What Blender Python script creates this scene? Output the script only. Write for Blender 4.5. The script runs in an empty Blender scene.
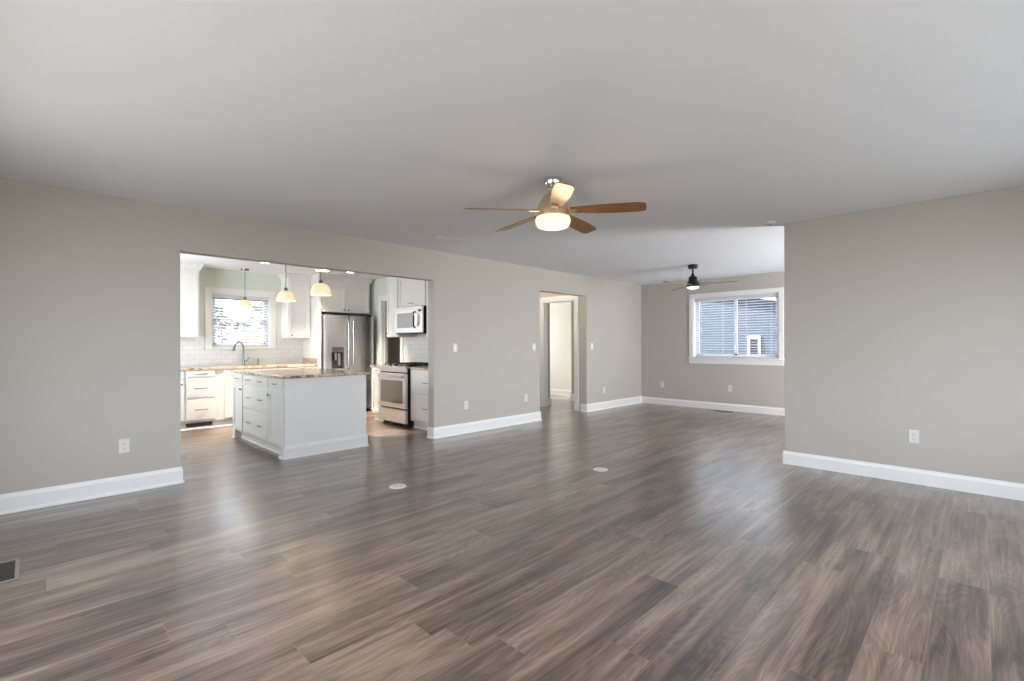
import bpy, bmesh, math, random
from mathutils import Vector, Matrix
random.seed(7)
S = bpy.context.scene
COL = S.collection
R = math.radians

# ------------------------------------------------------------------ camera
cd = bpy.data.cameras.new('camera'); cam = bpy.data.objects.new('camera', cd); COL.objects.link(cam)
cd.sensor_width = 36.0; cd.lens = 478.0 / 1024 * 36; cd.shift_y = 3.8 / 1024; cd.clip_start = 0.02; cd.clip_end = 200
cam.location = (0, 0, 1.22); cam.rotation_euler = (Matrix.Rotation(R(-45.42), 3, 'Z') @ Matrix.Rotation(R(90), 3, 'X') @ Matrix.Rotation(R(-0.15), 3, 'Z')).to_euler()
S.camera = cam

# ------------------------------------------------------------------ colour management, world, sun, daylight
S.view_settings.view_transform = 'Standard'; S.view_settings.look = 'None'
S.view_settings.exposure = 0.0; S.view_settings.gamma = 1.0; S.view_settings.use_curve_mapping = False
S.cycles.max_bounces = 10; S.cycles.diffuse_bounces = 6; S.cycles.glossy_bounces = 4
S.cycles.transparent_max_bounces = 12; S.cycles.sample_clamp_indirect = 6.0
S.cycles.caustics_reflective = False; S.cycles.caustics_refractive = False
S.cycles.use_denoising = True

W = bpy.data.worlds.new('world'); S.world = W; W.use_nodes = True
wn = W.node_tree; bg = wn.nodes['Background']
sky = wn.nodes.new('ShaderNodeTexSky'); sky.sky_type = 'HOSEK_WILKIE'; sky.turbidity = 5.0; sky.ground_albedo = 0.5
sky.sun_direction = Vector((-0.30, 0.95, 0.575)).normalized()
hz = wn.nodes.new('ShaderNodeMix'); hz.data_type = 'RGBA'; hz.inputs[0].default_value = 0.65; hz.inputs[7].default_value = (0.80, 0.88, 1.0, 1)   # thin bright overcast
wn.links.new(sky.outputs[0], hz.inputs[6]); wn.links.new(hz.outputs[2], bg.inputs['Color']); bg.inputs['Strength'].default_value = 8.0

def light(name, kind, loc, energy, color=(1, 1, 1), direction=None, size=None, size_y=None, shape=None, parent=None, spread=None):
    d = bpy.data.lights.new(name, kind); d.energy = energy; d.color = color
    if kind == 'AREA':
        d.shape = shape or ('RECTANGLE' if size_y else 'SQUARE'); d.size = size
        if size_y: d.size_y = size_y
        if spread: d.spread = spread
    elif kind in ('POINT', 'SPOT') and size: d.shadow_soft_size = size
    o = bpy.data.objects.new(name, d); COL.objects.link(o); o.location = loc
    if direction: o.rotation_euler = Vector(direction).to_track_quat('-Z', 'Y').to_euler()
    if parent: o.parent = parent
    return o

sun = light('sun', 'SUN', (-6, 18, 12), 24.0, (1.0, 0.93, 0.82), (0.30, -0.95, -0.575)); sun.data.angle = R(0.8)
# added lamps standing for daylight, each just outside its unseen window
light('added_daylight_front', 'AREA', (2.5, -1.12, 1.3), 34, (0.95, 0.97, 1.0), (0, 1, -0.35), 4.4, 1.7)
light('added_daylight_back', 'AREA', (-0.82, 2.2, 1.35), 28, (0.96, 0.98, 1.0), (1, 0, -0.6), 3.4, 1.6)
light('added_daylight_dining', 'AREA', (7.6, -1.12, 1.2), 310, (0.95, 0.97, 1.0), (0, 1, 0.5), 1.7, 1.3)  # added lamp, tilted up to brighten the far ceiling
light('daylight_bedroom_window', 'AREA', (7.85, 8.98, 1.45), 75, (1.0, 0.98, 0.95), (0, -1, 0), 0.6, 1.2)
light('added_daylight_kitchen', 'AREA', (0.06, 7.3, 1.5), 80, (0.93, 0.97, 1.0), (1, 0, 0), 1.2, 1.0)  # added lamp, brightens the kitchen through a guessed window

light('added_ground_bounce', 'AREA', (11.2, 3.2, -0.1), 30, (1.0, 0.98, 0.95), (-1, 0, 0.45), 3.0, 1.4)  # added lamp standing for sun bounced off the ground, lifts the far ceiling

# ------------------------------------------------------------------ materials
def lin(c):
    return tuple(((v / 255) / 12.92 if v / 255 <= 0.04045 else (((v / 255) + 0.055) / 1.055) ** 2.4) for v in c)
class NT:
    def __init__(s, name):
        s.m = bpy.data.materials.new(name); s.m.use_nodes = True; s.t = s.m.node_tree; s.N = s.t.nodes; s.L = s.t.links
        s.b = s.N['Principled BSDF']
    def n(s, t, **k):
        o = s.N.new(t)
        for a, v in k.items(): setattr(o, a, v)
        return o
    def l(s, a, b): s.L.new(a, b)
    def math(s, op, a, b=None, c=None):
        o = s.n('ShaderNodeMath', operation=op)
        for i, v in enumerate((a, b, c)):
            if v is None: continue
            if isinstance(v, (int, float)): o.inputs[i].default_value = v
            else: s.l(v, o.inputs[i])
        return o.outputs[0]
    def mix(s, f, a, b, mode='MIX'):
        o = s.n('ShaderNodeMix', data_type='RGBA', blend_type=mode)
        for k, v in ((0, f), (6, a), (7, b)):
            if isinstance(v, (int, float)): o.inputs[k].default_value = v
            elif isinstance(v, tuple): o.inputs[k].default_value = (*v[:3], 1)
            else: s.l(v, o.inputs[k])
        return o.outputs[2]
    def comb(s, x, y, z):
        o = s.n('ShaderNodeCombineXYZ')
        for i, v in enumerate((x, y, z)):
            if isinstance(v, (int, float)): o.inputs[i].default_value = v
            else: s.l(v, o.inputs[i])
        return o.outputs[0]
    def noise(s, vec, scale, detail=3, rough=0.5, dist=0.0):
        o = s.n('ShaderNodeTexNoise'); o.inputs['Scale'].default_value = scale; o.inputs['Detail'].default_value = detail
        o.inputs['Roughness'].default_value = rough; o.inputs['Distortion'].default_value = dist
        if vec is not None: s.l(vec, o.inputs['Vector'])
        return o.outputs['Fac']
    def ramp(s, f, stops):
        o = s.n('ShaderNodeValToRGB'); e = o.color_ramp.elements
        while len(e) < len(stops): e.new(0.5)
        for i, (p, c) in enumerate(stops):
            e[i].position = p; e[i].color = (*(c if isinstance(c, tuple) else (c, c, c)), 1)
        s.l(f, o.inputs[0]); return o.outputs[0]
    def bump(s, h, strength, dist=0.01):
        o = s.n('ShaderNodeBump'); o.inputs['Strength'].default_value = strength; o.inputs['Distance'].default_value = dist
        s.l(h, o.inputs['Height']); s.l(o.outputs[0], s.b.inputs['Normal'])
    def pos(s):
        o = s.n('ShaderNodeNewGeometry'); p = s.n('ShaderNodeSeparateXYZ'); s.l(o.outputs['Position'], p.inputs[0])
        return o.outputs['Position'], p.outputs
    def obj(s):
        o = s.n('ShaderNodeTexCoord'); return o.outputs['Object']

def simple(name, col, rough=0.5, metal=0.0, spec=0.5, var=0.04, scale=6.0, bump=0.0, bscale=60.0, emit=None, estr=0.0, coat=0.0):
    m = NT(name); b = m.b
    b.inputs['Roughness'].default_value = rough; b.inputs['Metallic'].default_value = metal
    b.inputs['Specular IOR Level'].default_value = spec
    v = m.obj()
    n = m.noise(v, scale, 2)
    c = tuple(col)
    a = tuple(x * (1 - var) for x in c); d = tuple(min(1, x * (1 + var)) for x in c)
    m.l(m.mix(n, a, d), b.inputs['Base Color'])
    if bump: m.bump(m.noise(v, bscale, 2), bump, 0.002)
    if emit: b.inputs['Emission Color'].default_value = (*emit, 1); b.inputs['Emission Strength'].default_value = estr
    if coat: b.inputs['Coat Weight'].default_value = coat; b.inputs['Coat Roughness'].default_value = 0.1
    return m.m

def glass_mat(name, tint=(1, 1, 1)):
    m = NT(name); m.N.remove(m.b)
    tr = m.n('ShaderNodeBsdfTransparent'); tr.inputs[0].default_value = (*tint, 1)
    gl = m.n('ShaderNodeBsdfGlossy'); gl.inputs['Roughness'].default_value = 0.02
    mx = m.n('ShaderNodeMixShader'); mx.inputs[0].default_value = 0.05; m.l(tr.outputs[0], mx.inputs[1]); m.l(gl.outputs[0], mx.inputs[2])
    m.l(mx.outputs[0], m.N['Material Output'].inputs[0]); return m.m

def floor_mat():
    m = NT('vinyl_plank'); pos, (x, y, z) = m.pos()
    Wd, Ln = 0.185, 1.45
    yy = m.math('DIVIDE', m.math('ADD', y, 0.019 + 50 * Wd), Wd)
    row = m.math('FLOOR', yy)
    wr = m.n('ShaderNodeTexWhiteNoise', noise_dimensions='1D'); m.l(row, wr.inputs['W'])
    xx = m.math('ADD', m.math('DIVIDE', x, Ln), m.math('MULTIPLY', wr.outputs['Value'], 7.0))
    cl = m.math('FLOOR', m.math('ADD', xx, 20))
    wi = m.n('ShaderNodeTexWhiteNoise', noise_dimensions='2D'); m.l(m.comb(row, cl, 0), wi.inputs['Vector'])
    pid = wi.outputs['Value']
    # grain coordinates, shifted per plank
    gx = m.math('ADD', x, m.math('MULTIPLY', pid, 37.0)); pz = m.math('MULTIPLY', pid, 13.0)
    broad = m.noise(m.comb(m.math('MULTIPLY', gx, 1.5), m.math('MULTIPLY', y, 8.0), pz), 1.0, 3, 0.5, 0.4)
    streak = m.noise(m.comb(m.math('MULTIPLY', gx, 1.6), m.math('MULTIPLY', y, 42.0), pz), 1.0, 3, 0.55, 0.3)
    fine = m.noise(m.comb(m.math('MULTIPLY', gx, 7.0), m.math('MULTIPLY', y, 190.0), pz), 1.0, 2, 0.6)
    # cathedral figure: contour lines of a long smooth field
    cn = m.noise(m.comb(m.math('MULTIPLY', gx, 1.1), m.math('MULTIPLY', y, 6.5), m.math('ADD', pz, 4.0)), 1.0, 1, 0.4, 0.0)
    rings = m.math('SINE', m.math('MULTIPLY', cn, 150.0))
    f = m.math('ADD', m.math('MULTIPLY', broad, 0.50), m.math('MULTIPLY', streak, 0.36))
    f = m.math('ADD', f, m.math('MULTIPLY', fine, 0.14))
    f = m.math('ADD', f, m.math('MULTIPLY', rings, 0.022))
    f = m.math('ADD', f, m.math('MULTIPLY', m.math('SUBTRACT', pid, 0.5), 0.10))
    col = m.ramp(f, [(0.35, lin((44, 34, 30))), (0.44, lin((80, 65, 56))), (0.53, lin((108, 91, 79))), (0.65, lin((142, 123, 107)))])
    # seams
    fy = m.math('FRACT', yy); ey = m.math('MINIMUM', fy, m.math('SUBTRACT', 1.0, fy))
    fx = m.math('FRACT', xx); ex = m.math('MULTIPLY', m.math('MINIMUM', fx, m.math('SUBTRACT', 1.0, fx)), Ln / Wd)
    e = m.math('MINIMUM', ey, ex)
    seam = m.math('SUBTRACT', 1.0, m.math('SMOOTH_MIN', m.math('DIVIDE', e, 0.008), 1.0, 0.1))
    seam = m.math('MAXIMUM', seam, 0.0)
    wm = m.n('ShaderNodeTexWhiteNoise', noise_dimensions='2D'); m.l(m.comb(cl, row, 3.0), wm.inputs['Vector'])
    col = m.mix(m.math('MULTIPLY', seam, 0.40), col, lin((158, 146, 136)))
    m.l(col, m.b.inputs['Base Color'])
    rg = m.math('ADD', 0.31, m.math('MULTIPLY', fine, 0.03)); m.l(rg, m.b.inputs['Roughness'])
    m.b.inputs['Specular IOR Level'].default_value = 1.0; m.b.inputs['IOR'].default_value = 1.5; m.b.inputs['Coat Weight'].default_value = 0.6; m.b.inputs['Coat Roughness'].default_value = 0.22; m.b.inputs['Coat IOR'].default_value = 1.6
    m.bump(m.math('SUBTRACT', 1.0, seam), 0.10, 0.001)
    return m.m

def granite_mat():
    m = NT('granite'); v = m.pos()[0]
    a = m.noise(v, 14, 4, 0.6, 0.6); b = m.noise(v, 55, 3, 0.7)
    c1 = m.ramp(a, [(0.36, lin((120, 100, 84))), (0.47, lin((196, 176, 152))), (0.6, lin((222, 210, 192))), (0.75, lin((150, 140, 130)))])
    c2 = m.ramp(b, [(0.36, lin((62, 52, 46))), (0.44, lin((222, 210, 196))), (1.0, (1, 1, 1))])
    m.l(m.mix(0.75, c1, c2, 'MULTIPLY'), m.b.inputs['Base Color'])
    m.b.inputs['Roughness'].default_value = 0.16; return m.m

def tile_mat(name, axis):
    m = NT(name); p, (x, y, z) = m.pos()
    h = x if axis == 'x' else y
    br = m.n('ShaderNodeTexBrick'); m.l(m.comb(h, z, 0), br.inputs['Vector'])
    br.inputs['Scale'].default_value = 1.0; br.inputs['Brick Width'].default_value = 0.152; br.inputs['Row Height'].default_value = 0.076
    br.inputs['Mortar Size'].default_value = 0.003; br.inputs['Mortar Smooth'].default_value = 0.3
    br.inputs['Color1'].default_value = (*lin((222, 222, 220)), 1); br.inputs['Color2'].default_value = (*lin((214, 215, 214)), 1)
    br.inputs['Mortar'].default_value = (*lin((196, 196, 194)), 1)
    m.l(br.outputs['Color'], m.b.inputs['Base Color']); m.b.inputs['Roughness'].default_value = 0.2
    m.bump(m.math('SUBTRACT', 1.0, br.outputs['Fac']), 0.3, 0.002); return m.m

def wood_blade(name, dark, light_):
    m = NT(name); v = m.obj(); sp = m.n('ShaderNodeSeparateXYZ'); m.l(v, sp.inputs[0])
    g = m.noise(m.comb(m.math('MULTIPLY', sp.outputs[0], 3.0), m.math('MULTIPLY', sp.outputs[1], 40.0), 0), 2.0, 4, 0.6, 0.3)
    m.l(m.ramp(g, [(0.35, dark), (0.65, light_)]), m.b.inputs['Base Color']); m.b.inputs['Roughness'].default_value = 0.32
    return m.m

def steel_mat(name, col=(0.62, 0.62, 0.63), rough=0.28, axis=2):
    m = NT(name); v = m.obj(); sp = m.n('ShaderNodeSeparateXYZ'); m.l(v, sp.inputs[0])
    s = [160.0, 160.0, 160.0]; s[axis] = 2.0
    g = m.noise(m.comb(*[m.math('MULTIPLY', sp.outputs[i], s[i]) for i in range(3)]), 1.0, 2)
    m.l(m.mix(g, tuple(c * 0.9 for c in col), tuple(min(1, c * 1.08) for c in col)), m.b.inputs['Base Color'])
    m.b.inputs['Metallic'].default_value = 1.0
    m.l(m.math('ADD', rough - 0.04, m.math('MULTIPLY', g, 0.1)), m.b.inputs['Roughness']); return m.m

def siding_mat():
    m = NT('lap_siding'); p, (x, y, z) = m.pos()
    f = m.math('FRACT', m.math('DIVIDE', z, 0.13))
    edge = m.math('LESS_THAN', f, 0.1)
    m.l(m.mix(m.noise(p, 3, 2), lin((50, 63, 80)), lin((55, 69, 88))), m.b.inputs['Base Color'])
    m.b.inputs['Roughness'].default_value = 0.6
    m.bump(m.math('SUBTRACT', 1.0, f), 0.8, 0.015); return m.m

def foliage_mat(name, a, b):
    m = NT(name); v = m.obj(); m.l(m.mix(m.noise(v, 4, 3), a, b), m.b.inputs['Base Color']); m.b.inputs['Roughness'].default_value = 0.8
    return m.m

M = dict(
    wall=simple('greige_paint', lin((184, 179, 171)), 0.75, spec=0.25, var=0.012, scale=1.5, bump=0.06, bscale=220),
    sage=simple('sage_paint', lin((212, 221, 214)), 0.75, spec=0.25, var=0.012, scale=1.5, bump=0.06, bscale=220),
    white_wall=simple('off_white_paint', lin((224, 223, 216)), 0.75, spec=0.25, var=0.012, scale=1.5),
    ceiling=simple('ceiling_paint', lin((233, 237, 243)), 0.9, spec=0.15, var=0.01, scale=1.0, bump=0.05, bscale=160),
    trim=simple('trim_paint', lin((232, 232, 230)), 0.38, var=0.01),
    cab=simple('cabinet_paint', lin((226, 226, 225)), 0.35, var=0.01),
    island=simple('island_paint', lin((207, 206, 203)), 0.35, var=0.01),
    floor=floor_mat(), granite=granite_mat(), tile_x=tile_mat('subway_tile', 'x'), tile_y=tile_mat('subway_tile_side', 'y'),
    steel=steel_mat('brushed_steel'), steel_h=steel_mat('brushed_steel_across', axis=1),
    dark_steel=steel_mat('dark_steel', (0.2, 0.2, 0.21), 0.35),
    nickel=simple('brushed_nickel', (0.22, 0.215, 0.21), 0.28, 1.0), chrome=simple('chrome', (0.75, 0.75, 0.77), 0.08, 1.0),
    brass=simple('satin_brass_nickel', (0.78, 0.62, 0.40), 0.34, 1.0),
    black=simple('matte_black', (0.006, 0.006, 0.006), 0.5, spec=0.3), blackgloss=simple('black_glass', (0.02, 0.02, 0.022), 0.08),
    ovenglass=simple('oven_glass', (0.10, 0.10, 0.105), 0.06), iron=simple('cast_iron', (0.02, 0.02, 0.02), 0.6, bump=0.2),
    plastic=simple('white_plastic', lin((216, 215, 210)), 0.35), slot=simple('dark_slot', (0.05, 0.05, 0.05), 0.6),
    vinyl=simple('white_vinyl', lin((236, 237, 238)), 0.3), slat=simple('white_slat', lin((206, 210, 217)), 0.4),
    glass=glass_mat('window_glass'), darkglass=simple('neighbour_pane', (0.05, 0.06, 0.075), 0.1),
    shade=simple('lit_opal_glass', (0.75, 0.68, 0.55), 0.25, emit=(1.0, 0.80, 0.52), estr=0.95),
    pendant=simple('lit_alabaster_glass', (0.7, 0.6, 0.45), 0.3, emit=(1.0, 0.74, 0.42), estr=0.6),
    bulb=simple('warm_bulb', (1, 1, 1), 0.4, emit=(1.0, 0.9, 0.7), estr=6.0),
    canlens=simple('recessed_lens', (1, 1, 1), 0.4, emit=(1.0, 0.92, 0.8), estr=7.0),
    fanlens=simple('lit_white_lens', (0.85, 0.85, 0.85), 0.2, emit=(1, 0.98, 0.95), estr=0.8),
    maple=wood_blade('maple_blade', lin((104, 74, 46)), lin((150, 112, 72))),
    greywood=wood_blade('weathered_blade', lin((96, 80, 66)), lin((150, 132, 112))),
    bronze_dark=simple('dark_louver', lin((58, 50, 44)), 0.5), bronze=simple('bronze_register', lin((84, 74, 66)), 0.45, 0.3), tan=simple('tan_register', lin((140, 126, 114)), 0.5),
    siding=siding_mat(), shingle=simple('roof_shingle', (0.09, 0.09, 0.1), 0.9, bump=0.5, bscale=20, var=0.3),
    grass=simple('lawn', lin((132, 128, 118)), 0.95, var=0.2, scale=3), concrete=simple('bounce_ground', lin((186, 184, 178)), 0.9, var=0.08),
    bark=simple('bark', lin((84, 72, 62)), 0.9, var=0.2), leaf=foliage_mat('evergreen_leaf', lin((58, 72, 50)), lin((104, 118, 84))),
    fence=simple('weathered_fence', lin((150, 134, 112)), 0.85, var=0.12, scale=4),
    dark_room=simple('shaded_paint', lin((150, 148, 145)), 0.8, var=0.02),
)

# ------------------------------------------------------------------ mesh helpers (world coordinates in, shifted to the parent's origin)
class MB:
    def __init__(s): s.bm = bmesh.new()
    def box(s, x0, x1, y0, y1, z0, z1):
        vs = [s.bm.verts.new((x, y, z)) for z in (z0, z1) for y in (y0, y1) for x in (x0, x1)]
        for f in ((0, 2, 3, 1), (4, 5, 7, 6), (0, 1, 5, 4), (2, 6, 7, 3), (0, 4, 6, 2), (1, 3, 7, 5)): s.bm.faces.new([vs[i] for i in f])
        return s
    def fbox(s, F, a0, a1, b0, b1, c0, c1):
        """box in a face frame: a along the face, b outward, c up"""
        o, u, n = F; pts = []
        for c in (c0, c1):
            for b in (b0, b1):
                for a in (a0, a1):
                    pts.append(s.bm.verts.new((o[0] + u[0] * a + n[0] * b, o[1] + u[1] * a + n[1] * b, c)))
        for f in ((0, 2, 3, 1), (4, 5, 7, 6), (0, 1, 5, 4), (2, 6, 7, 3), (0, 4, 6, 2), (1, 3, 7, 5)): s.bm.faces.new([pts[i] for i in f])
        return s
    def prism(s, poly, z0, z1, mat=None):
        a = [s.bm.verts.new((p[0], p[1], z0)) for p in poly]; b = [s.bm.verts.new((p[0], p[1], z1)) for p in poly]
        n = len(poly); s.bm.faces.new(a[::-1]); s.bm.faces.new(b)
        for i in range(n): s.bm.faces.new((a[i], a[(i + 1) % n], b[(i + 1) % n], b[i]))
        if mat:
            for v in a + b: v.co = mat @ v.co
        return s
    def sweep(s, prof, p0, p1, n):
        """profile (out, up) swept from p0 to p1; n = outward normal in plan"""
        A = [s.bm.verts.new((p0[0] + n[0] * o, p0[1] + n[1] * o, p0[2] + u)) for o, u in prof]
        B = [s.bm.verts.new((p1[0] + n[0] * o, p1[1] + n[1] * o, p1[2] + u)) for o, u in prof]
        k = len(prof)
        for i in range(k): s.bm.faces.new((A[i], A[(i + 1) % k], B[(i + 1) % k], B[i]))
        s.bm.faces.new(A[::-1]); s.bm.faces.new(B); return s
    def lathe(s, prof, c, seg=32, axis='z', cap=True):
        rings = []
        for r, h in prof:
            ring = []
            for i in range(seg):
                t = 2 * math.pi * i / seg; x, y = r * math.cos(t), r * math.sin(t)
                p = (x, y, h) if axis == 'z' else ((h, x, y) if axis == 'x' else (x, h, y))
                ring.append(s.bm.verts.new((c[0] + p[0], c[1] + p[1], c[2] + p[2])))
            rings.append(ring)
        for a, b in zip(rings, rings[1:]):
            for i in range(seg): s.bm.faces.new((a[i], a[(i + 1) % seg], b[(i + 1) % seg], b[i]))
        for ring in ((rings[0], rings[-1]) if cap else ()):
            try: s.bm.faces.new(ring)
            except ValueError: pass
        return s
    def tube(s, pts, r, seg=10):
        P = [Vector(p) for p in pts]; rings = []
        up = Vector((0, 0, 1))
        for i, p in enumerate(P):
            t = (P[min(i + 1, len(P) - 1)] - P[max(i - 1, 0)]).normalized()
            ref = up if abs(t.dot(up)) < 0.95 else Vector((1, 0, 0))
            a = t.cross(ref).normalized(); b = t.cross(a).normalized()
            rr = r[i] if isinstance(r, (list, tuple)) else r
            rings.append([s.bm.verts.new(p + a * rr * math.cos(2 * math.pi * k / seg) + b * rr * math.sin(2 * math.pi * k / seg)) for k in range(seg)])
        for A, B in zip(rings, rings[1:]):
            for k in range(seg): s.bm.faces.new((A[k], A[(k + 1) % seg], B[(k + 1) % seg], B[k]))
        s.bm.faces.new(rings[0]); s.bm.faces.new(rings[-1]); return s
    def build(s, name, mat, parent=None, bevel=0.0, smooth=False, kind=None):
        bmesh.ops.recalc_face_normals(s.bm, faces=s.bm.faces)
        off = Vector((0, 0, 0)); p = parent
        while p: off += p.location; p = p.parent
        if not parent:   # a thing of one mesh gets its origin at its base centre
            xs = [v.co for v in s.bm.verts]
            off = Vector((sum((min(c[i] for c in xs), max(c[i] for c in xs))) / 2 for i in range(3))); off.z = min(c.z for c in xs)
            if kind == 'structure': off = Vector((0, 0, 0))
        for v in s.bm.verts: v.co -= off
        me = bpy.data.meshes.new(name); s.bm.to_mesh(me); s.bm.free()
        if smooth:
            for f in me.polygons: f.use_smooth = True
        o = bpy.data.objects.new(name, me); COL.objects.link(o); me.materials.append(M[mat] if isinstance(mat, str) else mat)
        if parent: o.parent = parent
        else: o.location = off
        if bevel:
            b = o.modifiers.new('bevel', 'BEVEL'); b.width = bevel; b.segments = 2; b.limit_method = 'ANGLE'; b.angle_limit = R(40)
            o.modifiers.new('normals', 'WEIGHTED_NORMAL').keep_sharp = True
        if smooth:
            try:
                me.set_sharp_from_angle(angle=R(38))
            except Exception: pass
        if kind: o['kind'] = kind
        return o

def thing(name, label, cat, loc, group=None):
    o = bpy.data.objects.new(name, None); COL.objects.link(o); o.location = loc; o.empty_display_size = 0.1
    o['label'] = label; o['category'] = cat
    if group: o['group'] = group
    return o
def tag(o, label, cat, group=None):
    o['label'] = label; o['category'] = cat
    if group: o['group'] = group
    return o
def structure(name, loc=(0, 0, 0)):
    o = bpy.data.objects.new(name, None); COL.objects.link(o); o.location = loc; o['kind'] = 'structure'; return o
def copy_tree(o, parent=None):
    c = o.copy(); COL.objects.link(c)
    if parent: c.parent = parent
    for ch in list(o.children): copy_tree(ch, c)
    return c
def again(o, loc, label, rotz=None):
    c = copy_tree(o); c.location = loc; c['label'] = label
    if rotz is not None: c.rotation_euler = (0, 0, rotz)
    return c

H = 2.44            # ceiling height
YL = 5.07           # face of the long left wall
TH = 0.12
XF, XR, YR = 8.98, 5.41, 1.44
YK = 8.75           # kitchen back wall
XK = 4.57           # kitchen side wall
XB, YB = -0.6, -0.9

# ------------------------------------------------------------------ shell
MB().box(XB - TH, XF + 0.14, YB - TH, YK + TH, -0.12, 0).build('floor', 'floor', kind='structure')
MB().box(XB - TH, XF + 0.14, YB - TH, YK + TH, H, H + 0.16).build('ceiling', 'ceiling', kind='structure')
OX0, OX1, OZ = 0.955, 3.70, 2.055      # wide opening to the kitchen
DX0, DX1, DZ = 5.78, 7.05, 2.085       # doorway opening
b = MB()
b.box(XB, OX0, YL, YL + TH, 0, H).box(OX0, OX1, YL, YL + TH, OZ, H).box(OX1, DX0, YL, YL + TH, 0, H)
b.box(DX0, DX1, YL, YL + TH, DZ, H).box(DX1, XF, YL, YL + TH, 0, H)
b.build('wall_left', 'wall', kind='structure')
# far wall with window opening
WY0, WY1, WZ0, WZ1 = 2.47, 3.965, 0.965, 2.10
b = MB()
b.box(XF, XF + 0.14, YB, WY0, 0, H).box(XF, XF + 0.14, WY1, YL + TH, 0, H).box(XF, XF + 0.14, WY0, WY1, 0, WZ0).box(XF, XF + 0.14, WY0, WY1, WZ1, H)
b.build('wall_far', 'wall', kind='structure')
MB().box(XF, XF + 0.14, YL + TH, YK, 0, H).build('wall_bedroom_far', 'white_wall', kind='structure')
MB().box(XR, XR + TH, YB, YR, 0, H).build('wall_right', 'wall', kind='structure', bevel=0.004)
# walls behind the camera, with unseen windows guessed to bring in daylight
b = MB()
b.box(XB - TH, 0.2, YB - TH, YB, 0, H).box(4.8, 6.35, YB - TH, YB, 0, H).box(8.05, XF, YB - TH, YB, 0, H)
b.box(0.2, 4.8, YB - TH, YB, 0, 0.4).box(0.2, 4.8, YB - TH, YB, 2.15, H).box(6.35, 8.05, YB - TH, YB, 0, 0.75).box(6.35, 8.05, YB - TH, YB, 2.05, H)
b.build('wall_front', 'wall', kind='structure')
b = MB(); b.box(XB - TH, XB, YB, 0.4, 0, H).box(XB - TH, XB, 4.0, YL + TH, 0, H).box(XB - TH, XB, 0.4, 4.0, 0, 0.5).box(XB - TH, XB, 0.4, 4.0, 2.15, H)
b.build('wall_back', 'wall', kind='structure')
# kitchen shell
KX0, KX1, KZ0, KZ1 = 2.06, 2.94, 1.19, 2.05     # kitchen window opening
b = MB(); b.box(0.3, KX0, YK, YK + TH, 0, H).box(KX1, XK + TH, YK, YK + TH, 0, H).box(KX0, KX1, YK, YK + TH, 0, KZ0).box(KX0, KX1, YK, YK + TH, KZ1, H)
b.build('wall_kitchen_back', 'sage', kind='structure')
b = MB(); b.box(0.3 - TH, 0.3, YL + TH, 6.7, 0, H).box(0.3 - TH, 0.3, 7.9, YK + TH, 0, H).box(0.3 - TH, 0.3, 6.7, 7.9, 0, 0.95).box(0.3 - TH, 0.3, 6.7, 7.9, 2.05, H)
b.build('wall_kitchen_left', 'sage', kind='structure')
PY0, PY1, PZ = 7.22, 7.86, 2.03                # pantry doorway in the kitchen side wall
b = MB(); b.box(XK, XK + TH, YL + TH, PY0, 0, H).box(XK, XK + TH, PY1, YK, 0, H).box(XK, XK + TH, PY0, PY1, PZ, H)
b.build('wall_kitchen_right', 'sage', kind='structure')
MB().box(0.96, OX1, YL + TH, YL + TH + 0.004, OZ + 0.002, H).build('wall_kitchen_front', 'white_wall', kind='structure')
# unseen roof and end wall, added to keep sun off the side window
b = MB().box(-1.7, 0.3 - TH, 5.25, 9.0, 2.35, 2.45).box(-1.7, 0.3 - TH, 8.9, 9.0, -0.45, 2.35); b.build('wall_sun_block', 'white_wall', kind='structure')
# pantry and hall
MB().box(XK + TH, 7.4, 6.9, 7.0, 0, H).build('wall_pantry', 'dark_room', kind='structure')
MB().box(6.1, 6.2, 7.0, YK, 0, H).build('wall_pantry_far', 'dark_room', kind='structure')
MB().box(XK + TH, 7.5, YK, YK + TH, 0, H).box(8.2, 9.06, YK, YK + TH, 0, H).box(7.5, 8.2, YK, YK + TH, 0, 0.85).box(7.5, 8.2, YK, YK + TH, 2.05, H).build('wall_rear', 'white_wall', kind='structure')
CY0, CY1, CZ = 5.33, 6.09, 2.04                # cased door in the hall
b = MB(); b.box(DX1 + 0.0, DX1 + TH, YL + TH, CY0, 0, H).box(DX1, DX1 + TH, CY1, 6.9, 0, H).box(DX1, DX1 + TH, CY0, CY1, CZ, H)
b.build('wall_hall', 'wall', kind='structure')
MB().box(DX1 + TH, 7.40, 6.22, 6.9, 0, H).build('wall_bedroom_left', 'wall', kind='structure')
MB().box(7.30, 7.40, 7.0, YK, 0, H).build('wall_bedroom_side', 'white_wall', kind='structure')
MB().box(8.30, XF, YL + TH, 6.37, 0, H).build('wall_closet', 'wall', kind='structure')

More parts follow.
